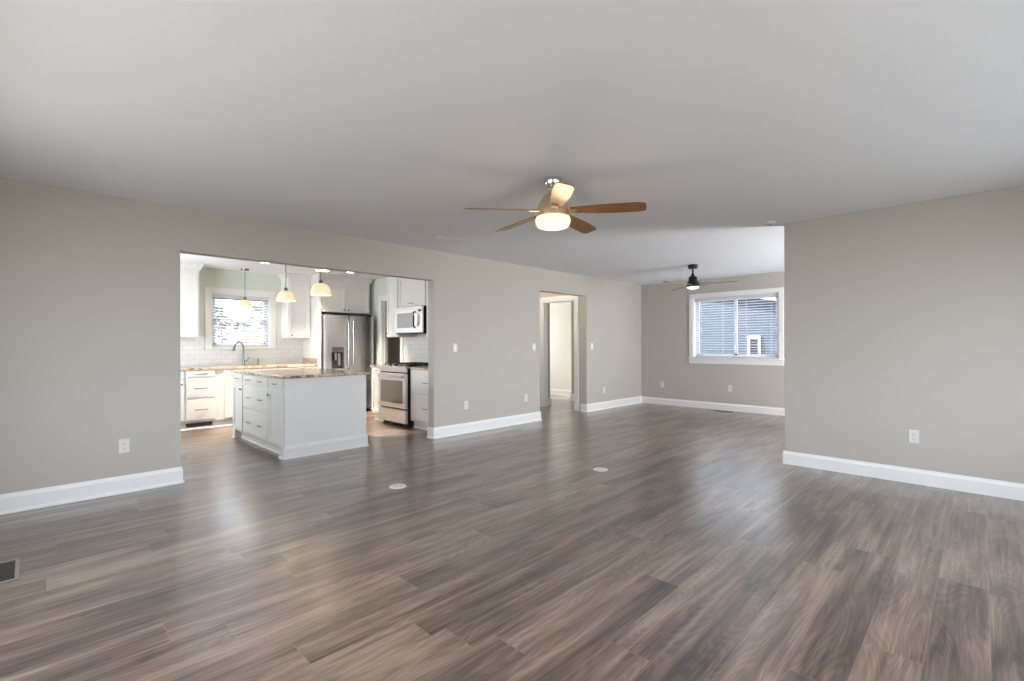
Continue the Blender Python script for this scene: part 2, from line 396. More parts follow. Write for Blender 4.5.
# ------------------------------------------------------------------ baseboards (profile: board, ogee cap, shoe)
BP = [(0, 0), (0.030, 0), (0.030, 0.008), (0.024, 0.018), (0.016, 0.024), (0.016, 0.112), (0.012, 0.122), (0.009, 0.128), (0.006, 0.142), (0, 0.142)]
BP2 = [(0, 0), (0.016, 0), (0.016, 0.100), (0.012, 0.110), (0.009, 0.116), (0.006, 0.130), (0, 0.130)]
def baseboard(name, runs, prof=BP):
    b = MB()
    for (x0, y0, x1, y1, nx, ny) in runs: b.sweep(prof, (x0, y0, 0), (x1, y1, 0), (nx, ny))
    return b.build(name, 'trim', kind='structure')
e = 0.03
baseboard('baseboard_left', [(XB, YL, OX0 + 0.012, YL, 0, -1), (OX0, YL - 0.012, OX0, YL + TH, 1, 0), (OX1 - 0.012, YL, DX0 + 0.012, YL, 0, -1),
                             (OX1, YL - 0.012, OX1, YL + TH, -1, 0), (DX0, YL - 0.012, DX0, YL + TH, 1, 0), (DX1 - 0.012, YL, XF, YL, 0, -1), (DX1, YL - 0.012, DX1, YL + TH, -1, 0)])
baseboard('baseboard_far', [(XF, YB, XF, YL, -1, 0)], BP2)
baseboard('baseboard_right', [(XR, YB, XR, YR + 0.012, -1, 0), (XR - 0.012, YR, XR + TH, YR, 0, 1), (XR + TH, YR, XR + TH, YB, 1, 0)], BP2)
baseboard('baseboard_front', [(XB, YB, XR, YB, 0, 1), (XR + TH, YB, XF, YB, 0, 1)])
baseboard('baseboard_back', [(XB, YB, XB, YL, 1, 0)])
baseboard('baseboard_hall', [(XK + TH, 6.9, DX1, 6.9, 0, -1), (DX1 + TH, 6.22, 7.42, 6.22, 0, -1), (7.40, 6.22, 7.40, YK, 1, 0)])
baseboard('baseboard_bedroom', [(XF, 6.37, XF, YK, -1, 0), (8.30, YL + TH, 8.30, 6.39, -1, 0), (8.28, 6.37, XF, 6.37, 0, 1)])

# ------------------------------------------------------------------ door casings
def casing_x(name, X, n, y0, y1, zt, w, depth=TH):
    r = structure(name, (X, (y0 + y1) / 2, 0)); t = 0.018
    b = MB(); s0, s1 = sorted((X, X + n * t))
    b.box(s0, s1, y0 - w, y0, 0, zt + w).box(s0, s1, y1, y1 + w, 0, zt + w).box(s0, s1, y0, y1, zt, zt + w)
    b.build('casing', 'trim', r, bevel=0.003)
    j = MB(); d0, d1 = sorted((X, X - n * depth))
    j.box(d0, d1, y0 - 0.0, y0 + 0.018, 0, zt).box(d0, d1, y1 - 0.018, y1, 0, zt).box(d0, d1, y0, y1, zt - 0.018, zt)
    mid = (d0 + d1) / 2
    j.box(mid - 0.02, mid + 0.02, y0 + 0.018, y0 + 0.03, 0, zt - 0.018).box(mid - 0.02, mid + 0.02, y1 - 0.03, y1 - 0.018, 0, zt - 0.018)
    j.build('door_jamb', 'trim', r)
    return r
d1 = casing_x('door_1', DX1, -1, CY0, CY1, CZ, 0.088)
MB().box(DX1 + 0.045, DX1 + 0.075, CY1 - 0.021, CY1 - 0.0175, 0.93, 1.0).build('strike_plate', 'nickel', d1)
d2 = casing_x('door_2', XK, -1, PY0, PY1, PZ, 0.085)

# ------------------------------------------------------------------ windows
def window_unit(name, axis, face, n, a0, a1, z0, z1, apron=0.09, casing=0.09, wall=0.14, style='slider'):
    """axis: direction along the wall; face: plane of the inner wall face; n: towards the room"""
    if axis == 'y': F = ((face, 0, 0), (0, 1, 0), (n, 0, 0)); loc = (face, (a0 + a1) / 2, z0)
    else: F = ((0, face, 0), (1, 0, 0), (0, n, 0)); loc = ((a0 + a1) / 2, face, z0)
    r = structure(name, loc)
    b = MB(); t = 0.018
    b.fbox(F, a0 - casing, a0, 0, t, z0 - 0.02, z1 + casing).fbox(F, a1, a1 + casing, 0, t, z0 - 0.02, z1 + casing).fbox(F, a0, a1, 0, t, z1, z1 + casing)
    b.build('casing', 'trim', r, bevel=0.003)
    b = MB(); b.fbox(F, a0 - casing - 0.01, a1 + casing + 0.01, -0.02, 0.045, z0 - 0.03, z0 - 0.002); b.build('window_sill', 'trim', r, bevel=0.005)
    b = MB(); b.fbox(F, a0 - casing, a1 + casing, 0, 0.016, z0 - 0.03 - apron, z0 - 0.03); b.build('apron', 'trim', r, bevel=0.003)
    b = MB(); L = 0.012
    b.fbox(F, a0, a0 + L, -wall, 0, z0, z1).fbox(F, a1 - L, a1, -wall, 0, z0, z1).fbox(F, a0, a1, -wall, 0, z1 - L, z1).fbox(F, a0, a1, -wall, -0.02, z0 - 0.03, z0)
    b.build('window_jamb', 'vinyl', r)
    a0 += L; a1 -= L; zt = z1 - L; zb = z0; fw = 0.04; o0, o1 = -wall + 0.005, -wall + 0.05
    b = MB(); b.fbox(F, a0, a0 + fw, o0, o1, zb, zt).fbox(F, a1 - fw, a1, o0, o1, zb, zt).fbox(F, a0, a1, o0, o1, zb, zb + fw).fbox(F, a0, a1, o0, o1, zt - fw, zt)
    b.build('window_frame', 'vinyl', r, bevel=0.002)
    if style == 'slider':
        m = (a0 + a1) / 2; cells = [(a0 + fw, m, zb + fw, zt - fw), (m, a1 - fw, zb + fw, zt - fw)]
    else:
        m = (zb + zt) / 2; cells = [(a0 + fw, a1 - fw, zb + fw, m), (a0 + fw, a1 - fw, m, zt - fw)]
    for i, (p, q, u, v) in enumerate(cells):
        sw = 0.028; c0, c1 = o0 + 0.008, o0 + 0.03
        b = MB(); b.fbox(F, p, p + sw, c0, c1, u, v).fbox(F, q - sw, q, c0, c1, u, v).fbox(F, p, q, c0, c1, u, u + sw).fbox(F, p, q, c0, c1, v - sw, v)
        s = b.build('sash', 'vinyl', r)
        MB().fbox(F, p + sw, q - sw, c0 + 0.009, c0 + 0.013, u + sw, v - sw).build('pane', 'glass', s)
    return r, F
w1, F1 = window_unit('window_1', 'y', XF, -1, WY0, WY1, WZ0, WZ1, casing=0.072)
w2, F2 = window_unit('window_2', 'x', YK, -1, KX0, KX1, KZ0, KZ1, wall=TH, style='hung', apron=0.02)
window_unit('window_3', 'x', YB, 1, 0.2, 4.8, 0.4, 2.15, wall=TH)  # unseen window, guessed to bring in daylight for the main room
window_unit('window_4', 'x', YB, 1, 6.35, 8.05, 0.75, 2.05, wall=TH)  # unseen window, added so its lamp can light the dining end
window_unit('window_5', 'y', XB, 1, 0.4, 4.0, 0.5, 2.15, wall=TH)  # unseen window, guessed as a daylight source behind the camera
window_unit('window_7', 'x', YK, -1, 7.5, 8.2, 0.85, 2.05, wall=TH, style='hung')
window_unit('window_6', 'y', 0.3, 1, 6.7, 7.9, 0.95, 2.05, wall=TH)  # unseen window, added to let its lamp light the kitchen

def blind(label, F, a0, a1, z0, z1, b0, tilt, gather, wand_a):
    c = Vector(F[0]) + Vector(F[1]) * (a0 + a1) / 2 + Vector(F[2]) * (b0); 
    r = thing('window_blind', label, 'blind', (c.x, c.y, z0), 'horizontal slat window blinds')
    MB().fbox(F, a0 + 0.004, a1 - 0.004, b0 - 0.025, b0 + 0.025, z1 - 0.06, z1 - 0.002).build('headrail', 'slat', r)
    pitch = 0.0455; n = int((z1 - 0.07 - z0 - 0.03) / pitch); b = MB(); w = 0.024
    for i in range(n):
        z = z1 - 0.07 - i * pitch; dz = math.tan(tilt) * w
        o, u, nn = F
        sec = [(-w, -dz), (0, 0.003), (w, dz), (w, dz + 0.0026), (0, 0.0056), (-w, -dz + 0.0026)]
        A = (o[0] + u[0] * (a0 + 0.006), o[1] + u[1] * (a0 + 0.006), z); B = (o[0] + u[0] * (a1 - 0.006), o[1] + u[1] * (a1 - 0.006), z)
        b.sweep([(b0 + s[0], s[1]) for s in sec], A, B, nn)
    b.build('slats', 'slat', r)
    MB().fbox(F, a0 + 0.006, a1 - 0.006, b0 - 0.024, b0 + 0.024, z0 + 0.004, z0 + 0.022).build('bottom_rail', 'slat', r, bevel=0.003)
    b = MB(); k = 3 if a1 - a0 < 1 else 4
    for i in range(k):
        a = a0 + 0.12 + (a1 - a0 - 0.24) * i / (k - 1)
        for bb in (b0 - w - 0.001, b0 + w + 0.001): b.fbox(F, a - 0.0012, a + 0.0012, bb - 0.001, bb + 0.001, z0 + 0.01, z1 - 0.02)
    b.build('ladder_cords', 'slat', r)
    o, u, nn = F
    p = lambda a, bb, z: (o[0] + u[0] * a + nn[0] * bb, o[1] + u[1] * a + nn[1] * bb, z)
    wnd = MB().tube([p(wand_a, b0 + 0.034, z1 - 0.04), p(wand_a, b0 + 0.034, z1 - 0.4)], 0.004).build('tilt_wand', 'plastic', r)
    MB().tube([p(wand_a, b0 + 0.034, z1 - 0.43), p(wand_a, b0 + 0.034, z1 - 0.4)], 0.008).build('wand_grip', 'nickel', wnd)
    return r
blind('white slat blind lowered over the wide window in the far beige wall', F1, WY0 + 0.013, WY1 - 0.013, WZ0, WZ1 - 0.012, -0.045, R(6), 0, WY1 - 0.1)
blind('small white slat blind in the kitchen window above the faucet', F2, KX0 + 0.013, KX1 - 0.013, KZ0, KZ1 - 0.012, -0.035, R(-27), 0, KX0 + 0.11)

# ------------------------------------------------------------------ ceiling fans
def blade_mesh(name, mat, parent, ang, r0, r1, w0, w1, z, pitch, droop=0.0, t=0.006):
    pts = []
    prof = [(0.0, w0), (0.25, w0 + (w1 - w0) * 0.55), (0.6, w1), (0.9, w1 * 0.98), (0.975, w1 * 0.86), (1.0, w1 * 0.62)]
    up = [(r0 + (r1 - r0) * s, w / 2) for s, w in prof]; dn = [(x, -w * 0.92) for x, w in up[::-1]]
    mb = MB(); mat4 = Matrix.Translation((0, 0, 0)) @ Matrix.Rotation(pitch, 4, 'X')
    mb.prism(up + dn, -t / 2, t / 2, mat4)
    o = mb.build(name, mat, None, bevel=0.0015)
    # mesh keeps its own length axis so the grain runs along the blade
    off = o.location.copy()
    for v in o.data.vertices: v.co += off
    o.parent = parent; o.location = (0, 0, z - parent.location.z); o.rotation_euler = (0, droop, ang)
    return o

def to_world_angle(deg):       # camera-frame angle (0 = right, 90 = away) to the world
    a = R(deg); rt = Vector((0.702, -0.712)); fw = Vector((0.712, 0.702)); v = rt * math.cos(a) + fw * math.sin(a)
    return math.atan2(v.y, v.x)

FX, FY = 2.728, 2.261
fan = thing('ceiling_fan', 'five-blade wooden ceiling fan with a glowing drum light in the middle of the room', 'ceiling fan', (FX, FY, 2.07))
MB().lathe([(0.02, H - 0.075), (0.04, H - 0.07), (0.058, H - 0.05), (0.066, H - 0.02), (0.067, H)], (FX, FY, 0), 40).build('canopy', 'chrome', fan, smooth=True)
MB().lathe([(0.017, 2.30), (0.017, H - 0.06)], (FX, FY, 0), 20).build('downrod', 'chrome', fan, smooth=True)
MB().lathe([(0.02, 2.335), (0.045, 2.33), (0.062, 2.315), (0.085, 2.285), (0.106, 2.25), (0.118, 2.215), (0.122, 2.18), (0.121, 2.155), (0.0, 2.155)], (FX, FY, 0), 48).build('motor_housing', 'brass', fan, smooth=True)
MB().lathe([(0.0, 2.076), (0.075, 2.076), (0.11, 2.085), (0.124, 2.10), (0.129, 2.12), (0.129, 2.14), (0.124, 2.155), (0.0, 2.155)], (FX, FY, 0), 48).build('light_shade', 'shade', fan, smooth=True)
for a in (-88.5, -16.5, 55.5, 127.5, 199.5):
    wa = to_world_angle(a)
    bl = blade_mesh('blade', 'maple', fan, wa, 0.13, 0.665, 0.085, 0.135, 2.205, R(-13), R(3.8 if a == 199.5 else 2.0))
    br = MB().prism([(0.05, -0.03), (0.05, 0.03), (0.17, 0.022), (0.19, 0.0), (0.17, -0.022)], -0.012, -0.004, Matrix.Rotation(R(-13), 4, 'X'))
    q = br.build('blade_bracket', 'brass', None); 
    for v in q.data.vertices: v.co += q.location
    q.location = (0, 0, 0); q.parent = bl

light('bulb_light', 'POINT', (0, 0, -0.04), 6, (1.0, 0.74, 0.42), size=0.09, parent=fan)

GX, GY = 7.22, 3.19
f2 = thing('ceiling_fan', 'black three-blade ceiling fan near the far window', 'ceiling fan', (GX, GY, 2.07))
MB().lathe([(0.02, H - 0.062), (0.07, H - 0.058), (0.073, H - 0.01), (0.073, H)], (GX, GY, 0), 32).build('canopy', 'black', f2, smooth=True)
MB().lathe([(0.014, 2.26), (0.014, H - 0.05)], (GX, GY, 0), 16).build('downrod', 'black', f2, smooth=True)
MB().lathe([(0.02, 2.30), (0.028, 2.27), (0.06, 2.25), (0.064, 2.19), (0.085, 2.165), (0.09, 2.14), (0.09, 2.10), (0, 2.10)], (GX, GY, 0), 32).build('motor_housing', 'black', f2, smooth=True)
MB().lathe([(0.0, 2.062), (0.05, 2.064), (0.085, 2.078), (0.092, 2.10), (0, 2.10)], (GX, GY, 0), 32).build('light_lens', 'fanlens', f2, smooth=True)
for a in (-25, 95, 215):
    bl = blade_mesh('blade', 'greywood', f2, to_world_angle(a), 0.085, 0.67, 0.08, 0.125, 2.135, R(-12), R(0.5), 0.011)

# ------------------------------------------------------------------ pendants
def pendant(name_label, cat, loc, s, zb):
    X, Y = loc; zt = zb + 0.14 * s
    r = thing('pendant_light', name_label, 'pendant light', (X, Y, zb), 'glass dome pendant lights in the kitchen')
    MB().lathe([(0.02, H - 0.03), (0.055, H - 0.024), (0.06, H)], (X, Y, 0), 32).build('canopy', 'nickel', r, smooth=True)
    MB().tube([(X, Y, H - 0.02), (X, Y, zt + 0.03)], 0.0042).build('cord', 'nickel', r)
    MB().lathe([(0.010, zt + 0.045), (0.02, zt + 0.04), (0.024, zt), (0.03, zt - 0.012), (0.0, zt - 0.014)], (X, Y, 0), 24).build('socket', 'nickel', r, smooth=True)
    R_ = 0.12 * s; h = 0.14 * s; out = []
    for i in range(11):
        t = i / 10; rr = R_ * (0.22 + 0.78 * math.sin(t * math.pi / 2) ** 0.8); out.append((rr, zt - h * (1 - math.cos(t * math.pi / 2)) ** 0.85))
    out.append((R_ * 1.03, zb)); inn = [(max(rr - 0.005, 0.004), z - 0.002) for rr, z in out[::-1]]
    MB().lathe(out + inn, (X, Y, 0), 40).build('lamp_shade', 'pendant', r, smooth=True)
    MB().lathe([(0.0, zb + 0.045 * s), (0.02, zb + 0.05 * s), (0.03, zb + 0.075 * s), (0.022, zb + 0.1 * s), (0.012, zt - 0.01)], (X, Y, 0), 20).build('bulb', 'bulb', r, smooth=True)
    L = light('bulb_light', 'POINT', (0, 0, -0.03), 2.5, (1.0, 0.82, 0.6), size=0.03, parent=r)
    return r
pendant('glass dome pendant hanging above the near end of the kitchen island', '', (2.52, 5.76), 1.0, 1.83)
pendant('glass dome pendant hanging above the far end of the kitchen island', '', (2.52, 6.88), 1.0, 1.83)
pendant('smallest glass pendant hanging in front of the kitchen window', '', (2.455, 8.42), 0.85, 1.825)

def can_light(loc, label, rad):
    X, Y = loc
    r = thing('recessed_light', label, 'ceiling light', (X, Y, H - 0.006), 'recessed ceiling lights in the kitchen')
    MB().lathe([(rad, H - 0.006), (rad + 0.018, H - 0.004), (rad + 0.02, H), (rad, H)], (X, Y, 0), 36, cap=False).build('trim_ring', 'plastic', r, smooth=True)
    MB().lathe([(0.0, H - 0.004), (rad, H - 0.004), (rad, H - 0.001), (0, H - 0.001)], (X, Y, 0), 36).build('lens', 'canlens', r)
    l = light('lens_light', 'AREA', (0, 0, -0.004), 40, (1.0, 0.81, 0.60), (0, 0, -1), rad * 1.8, shape='DISK', parent=r, spread=R(75))
    return r
can_light((2.48, 7.56), 'recessed ceiling light between the two left pendants', 0.062)
can_light((3.40, 7.70), 'larger flush ceiling light showing just above the nearest pendant', 0.11)
can_light((3.82, 7.57), 'recessed ceiling light in front of the refrigerator cabinets', 0.062)
hl = thing('ceiling_light', 'small flush dome light on the hall ceiling beyond the doorway', 'ceiling light', (6.0, 6.0, H - 0.09))
MB().lathe([(0.15, H - 0.02), (0.155, H)], (6.0, 6.0, 0), 32).build('base', 'nickel', hl, smooth=True)
MB().lathe([(0.0, H - 0.09), (0.06, H - 0.085), (0.11, H - 0.06), (0.14, H - 0.02), (0, H - 0.02)], (6.0, 6.0, 0), 32).build('lamp_shade', 'shade', hl, smooth=True)
light('bulb_light', 'POINT', (0, 0, -0.03), 55, (1.0, 0.90, 0.78), size=0.08, parent=hl)

# ------------------------------------------------------------------ registers, detectors, floor outlets
def vent(name, label, x0, x1, y0, y1, z, up, mat, along='x', gap=0.014, inner='slot', slats=None):
    r = thing(name, label, 'vent', ((x0 + x1) / 2, (y0 + y1) / 2, min(z, z + up * 0.008)))
    za, zb = sorted((z + up * 0.0005, z + up * 0.007)); f = 0.018
    MB().box(x0, x1, y0, y0 + f, za, zb).box(x0, x1, y1 - f, y1, za, zb).box(x0, x0 + f, y0 + f, y1 - f, za, zb).box(x1 - f, x1, y0 + f, y1 - f, za, zb).build('frame', mat, r, bevel=0.002)
    MB().box(x0 + f, x1 - f, y0 + f, y1 - f, min(z + up * 0.0005, z + up * 0.002), max(z + up * 0.0005, z + up * 0.002)).build('duct_opening', inner, r)
    b = MB(); a0, a1 = (y0 + f, y1 - f) if along == 'x' else (x0 + f, x1 - f); n = int((a1 - a0) / gap)
    for i in range(1, n):
        a = a0 + (a1 - a0) * i / n
        if along == 'x': b.box(x0 + f, x1 - f, a - 0.0025, a + 0.0025, min(z + up * 0.002, z + up * 0.006), max(z + up * 0.002, z + up * 0.006))
        else: b.box(a - 0.0025, a + 0.0025, y0 + f, y1 - f, min(z + up * 0.002, z + up * 0.006), max(z + up * 0.002, z + up * 0.006))
    b.build('louvers', slats or mat, r); return r
vent('ceiling_vent', 'white ceiling register near the left wall above the kitchen opening', 3.22, 3.55, 4.33, 4.47, H, -1, 'plastic')
vent('floor_vent', 'dark floor register against the baseboard under the far window', 8.74, 8.86, 3.16, 3.48, 0, 1, 'bronze', 'y')
vent('floor_vent', 'brown floor register at the left edge of the picture', -0.22, -0.03, 3.58, 3.93, 0, 1, 'tan', 'x', 0.03, slats='bronze_dark')
sd = thing('smoke_detector', 'small white detector disc on the ceiling by the right wall corner', 'smoke detector', (5.24, 1.52, H - 0.03))
MB().lathe([(0.0, H - 0.03), (0.035, H - 0.028), (0.05, H - 0.018), (0.055, H)], (5.24, 1.52, 0), 28).build('cover', 'plastic', sd, smooth=True)
MB().lathe([(0.0, H - 0.033), (0.008, H - 0.033), (0.009, H - 0.029), (0.0, H - 0.029)], (5.24, 1.52, 0), 12).build('test_button', 'slot', sd)

def floor_outlet(loc, label, src=None):
    X, Y = loc
    r = thing('floor_outlet', label, 'floor outlet', (X, Y, 0), 'round floor outlets')
    MB().lathe([(0.0, 0.0), (0.072, 0.0), (0.072, 0.003), (0.066, 0.006), (0.05, 0.0065), (0.0, 0.0065)], (X, Y, 0), 36).build('cover_plate', 'plastic', r, smooth=True)
    for s in (-1, 1):
        MB().lathe([(0.0, 0.0065), (0.017, 0.0065), (0.015, 0.009), (0.0, 0.009)], (X + s * 0.024, Y, 0), 20).build('outlet_lid', 'brass', r, smooth=True)
    for s in (-1, 1): MB().lathe([(0.0, 0.0065), (0.004, 0.0065), (0.004, 0.0078), (0.0, 0.0078)], (X, Y + s * 0.045, 0), 10).build('screw', 'slot', r)
    return r
fo = floor_outlet((2.235, 3.585), 'round white floor outlet nearer the kitchen island')
again(fo, (3.91, 2.65, 0), 'round white floor outlet in the middle of the floor, farther from the kitchen')

# ------------------------------------------------------------------ wall plates
def plate(kind, label, loc, n):
    """plate built facing -Y then turned"""
    r = thing('wall_outlet' if kind == 'outlet' else 'light_switch', label, 'outlet' if kind == 'outlet' else 'light switch', (0, 0, 0), 'white wall plates')
    MB().box(-0.036, 0.036, -0.006, 0.0, -0.058, 0.058).build('cover_plate', 'plastic', r, bevel=0.003)
    if kind == 'outlet':
        for s in (-1, 1):
            f = MB().prism([(0.017 * math.cos(t * math.pi / 8), 0.0145 * math.sin(t * math.pi / 8)) for t in range(16)], 0, 0.0015, Matrix.Translation((0, -0.0055, s * 0.021)) @ Matrix.Rotation(R(90), 4, 'X')).build('receptacle', 'plastic', r)
            MB().box(-0.0075, -0.0055, -0.0075, -0.0068, s * 0.021 - 0.004, s * 0.021 + 0.006).box(0.0055, 0.0075, -0.0075, -0.0068, s * 0.021 - 0.004, s * 0.021 + 0.005).box(-0.002, 0.002, -0.0075, -0.0068, s * 0.021 - 0.011, s * 0.021 - 0.007).build('slots', 'slot', f)
    else:
        MB().box(-0.017, 0.017, -0.009, -0.005, -0.033, 0.033).build('rocker', 'vinyl', r, bevel=0.002)
    r.location = loc; r.rotation_euler = (0, 0, {'-y': 0, '-x': R(-90)}[n])
    return r
po = plate('outlet', 'wall outlet on the left wall between the picture edge and the kitchen opening', (0.563, YL, 0.387), '-y')
again(po, (4.24, YL, 0.385), 'wall outlet low on the wall just right of the kitchen opening')
again(po, (5.45, YL, 0.385), 'wall outlet low on the wall just left of the hall doorway')
again(po, (7.60, YL, 0.36), 'wall outlet low on the left wall between the hall doorway and far corner')
again(po, (XF, 4.60, 0.40), 'wall outlet on the far wall left of the window', R(-90))
again(po, (XF, 3.28, 0.405), 'wall outlet on the far wall below the window', R(-90))
again(po, (XR, 0.43, 0.41), 'wall outlet on the right wall in the foreground', R(-90))
again(po, (XK - 0.008, 5.78, 1.27), 'outlet in the tile backsplash under the microwave', R(-90))
ps = plate('switch', 'light switch on the wall just right of the kitchen opening', (4.05, YL, 1.175), '-y')
again(ps, (5.64, YL, 1.175), 'light switch just left of the hall doorway')
again(ps, (7.21, YL, 1.18), 'light switch just right of the hall doorway')
again(ps, (7.30, 6.22, 1.18), 'light switch inside the room seen through the hall doorway')

# ------------------------------------------------------------------ cabinetry
FN = lambda x, y: ((x, y, 0), (1, 0, 0), (0, -1, 0))      # front faces the camera side (-Y)
FW = lambda x, y: ((x, y, 0), (0, -1, 0), (-1, 0, 0))     # front faces -X, a runs towards -Y
def fpt(F, a, b, c): o, u, n = F; return (o[0] + u[0] * a + n[0] * b, o[1] + u[1] * a + n[1] * b, c)
def knob(F, a, c, parent):
    b = MB(); n = F[2]; p = [Vector(fpt(F, a, bb, c)) for bb in (0.019, 0.028, 0.031, 0.036, 0.041, 0.044)]
    b.tube(p, [0.006, 0.005, 0.011, 0.0145, 0.012, 0.005], 12); return b.build('knob', 'nickel', parent, smooth=True)
def pull(F, a, c, parent, L=0.10, name='drawer_pull'):
    b = MB(); pts = [fpt(F, a - L / 2, 0.018, c), fpt(F, a - L / 2, 0.036, c), fpt(F, a - L / 2 + 0.012, 0.045, c), fpt(F, a, 0.048, c), fpt(F, a + L / 2 - 0.012, 0.045, c), fpt(F, a + L / 2, 0.036, c), fpt(F, a + L / 2, 0.018, c)]
    b.tube(pts, 0.0055, 8); return b.build(name, 'nickel', parent, smooth=True)
def door(F, a0, a1, c0, c1, parent, kn=None, name='door', mat='cab'):
    s = 0.055; b = MB()
    b.fbox(F, a0, a0 + s, 0.001, 0.02, c0, c1).fbox(F, a1 - s, a1, 0.001, 0.02, c0, c1).fbox(F, a0 + s, a1 - s, 0.001, 0.02, c0, c0 + s).fbox(F, a0 + s, a1 - s, 0.001, 0.02, c1 - s, c1)
    b.fbox(F, a0 + s - 0.002, a1 - s + 0.002, 0.001, 0.011, c0 + s - 0.002, c1 - s + 0.002)
    o = b.build(name, mat, parent, bevel=0.002)
    if kn: knob(F, kn[0], kn[1], o)
    return o
def drawer(F, a0, a1, c0, c1, parent, pulls=1, L=0.10, mat='cab'):
    b = MB()
    b.fbox(F, a0, a1, 0.001, 0.016, c0, c1).fbox(F, a0 + 0.012, a1 - 0.012, 0.014, 0.02, c0 + 0.012, c1 - 0.012)
    o = b.build('drawer', mat, parent, bevel=0.002)
    if pulls == 1: pull(F, (a0 + a1) / 2, (c0 + c1) / 2, o, L)
    elif pulls == 2:
        w = a1 - a0
        for t in (0.27, 0.73): pull(F, a0 + w * t, (c0 + c1) / 2, o, L)
    return o
CT = 0.89; CB = 0.86; TK = 0.105

# back run (front at Y = 8.13)
YF = 8.14
def base_unit(label, x0, x1, loc_y=YF):
    r = thing('base_cabinet', label, 'cabinet', ((x0 + x1) / 2, (YF + YK) / 2, 0), 'white base cabinets along the kitchen back wall')
    MB().box(x0 + 0.0005, x1 - 0.0005, YF, YK - 0.012, TK, CB).build('cabinet_body', 'cab', r)
    MB().box(x0 + 0.0005, x1 - 0.0005, YF + 0.02, YF + 0.035, 0.0, TK).build('toe_board', 'cab', r)
    return r, FN(0, YF)
r, F = base_unit('white base cabinet with one door at the left end of the back kitchen counter', 0.98, 1.585)
door(F, 1.29, 1.575, 0.13, 0.71, r, (1.545, 0.66)); door(F, 0.99, 1.28, 0.13, 0.71, r, (1.25, 0.66)); drawer(F, 0.99, 1.575, 0.73, 0.845, r)
r, F = base_unit('white three-drawer base cabinet above the black toe vent', 1.585, 2.06)
drawer(F, 1.60, 1.965, 0.75, 0.845, r, L=0.15); drawer(F, 1.60, 1.965, 0.45, 0.735, r, L=0.15); drawer(F, 1.60, 1.965, 0.13, 0.435, r, L=0.15)
r, F = base_unit('white sink base cabinet behind the island', 2.06, 2.96)
for a in (2.085, 2.515):
    drawer(F, a, a + 0.42, 0.75, 0.845, r, pulls=0); door(F, a, a + 0.42, 0.13, 0.735, r, (a + (0.39 if a < 2.3 else 0.03), 0.69))
r, F = base_unit('white base cabinet between the sink base and the refrigerator', 2.96, 3.50)
drawer(F, 2.975, 3.485, 0.75, 0.845, r); door(F, 2.975, 3.485, 0.13, 0.735, r, (3.01, 0.69))
tv = thing('toe_kick_vent', 'black slotted vent in the toe kick below the drawer cabinet', 'vent', (1.76, YF + 0.01, 0.03))
Fv = FN(0, YF + 0.02)
MB().fbox(Fv, 1.60, 1.93, 0.0005, 0.006, 0.035, 0.09).build('grille_plate', 'slot', tv)
b = MB()
for i in range(12): b.fbox(Fv, 1.61 + i * 0.0262, 1.617 + i * 0.0262, 0.005, 0.009, 0.04, 0.085)
b.build('louvers', 'black', tv)
bs = MB().sweep([(0, 0), (0.014, 0), (0.012, 0.008), (0.008, 0.014), (0, 0.016)], (0.98, YF + 0.02, 0), (3.5, YF + 0.02, 0), (0, -1)).build('trim_1', 'trim', kind='structure')

# back countertop with sink cut-out
ct = thing('countertop', 'granite countertop along the kitchen back wall under the window', 'countertop', (2.2, 8.43, CB))
y0, y1 = YF - 0.03, YK - 0.012; sx0, sx1, sy0, sy1 = 2.18, 2.84, 8.24, 8.60
MB().box(0.98, sx0, y0, y1, CB, CT).box(sx1, 3.50, y0, y1, CB, CT).box(sx0, sx1, y0, sy0, CB, CT).box(sx0, sx1, sy1, y1, CB, CT).build('slab', 'granite', ct)
tag(MB().box(3.482, 3.50, YF, YK - 0.012, CT + 0.001, CT + 0.10).build('granite_splash', 'granite', None, bevel=0.002), 'short granite splash strip standing on the counter beside the refrigerator panel', 'backsplash')
sk = thing('kitchen_sink', 'steel undermount sink set in the counter below the kitchen window', 'sink', (2.51, 8.42, 0.70))
MB().box(sx0 - 0.01, sx1 + 0.01, sy0 - 0.01, sy1 + 0.01, 0.69, 0.70).box(sx0 - 0.01, sx0, sy0, sy1, 0.70, CB - 0.002).box(sx1, sx1 + 0.01, sy0, sy1, 0.70, CB - 0.002).box(sx0, sx1, sy0 - 0.01, sy0, 0.70, CB - 0.002).box(sx0, sx1, sy1, sy1 + 0.01, 0.70, CB - 0.002).build('basin', 'steel', sk)
MB().lathe([(0, 0.7), (0.04, 0.7), (0.045, 0.704), (0, 0.7045)], (2.51, 8.42, 0), 20).build('drain', 'nickel', sk)
# faucet
fx, fy = 2.50, 8.66
fc = thing('faucet', 'tall gooseneck faucet standing behind the sink under the window', 'faucet', (fx, fy, CT))
MB().lathe([(0.0, CT), (0.028, CT), (0.026, CT + 0.012), (0.02, CT + 0.03), (0.018, CT + 0.09), (0.0, CT + 0.095)], (fx, fy, 0), 24).build('base', 'nickel', fc, smooth=True)
pts = [(fx, fy, CT + 0.08), (fx, fy, CT + 0.22)]
for i in range(1, 13):
    t = math.pi * i / 12 * 0.92; q = 0.095; pts.append((fx - (q - q * math.cos(t)) * 0.86, fy - (q - q * math.cos(t)) * 0.5, CT + 0.27 + 0.11 * math.sin(t)))
MB().tube(pts, 0.0125, 12).build('spout', 'nickel', fc, smooth=True)
e0 = Vector(pts[-1]); MB().tube([e0 + Vector((0.002, 0.001, 0.012)), e0, e0 + Vector((-0.008, -0.004, -0.03)), e0 + Vector((-0.014, -0.007, -0.06))], [0.013, 0.017, 0.019, 0.021], 14).build('spray_head', 'dark_steel', fc, smooth=True)
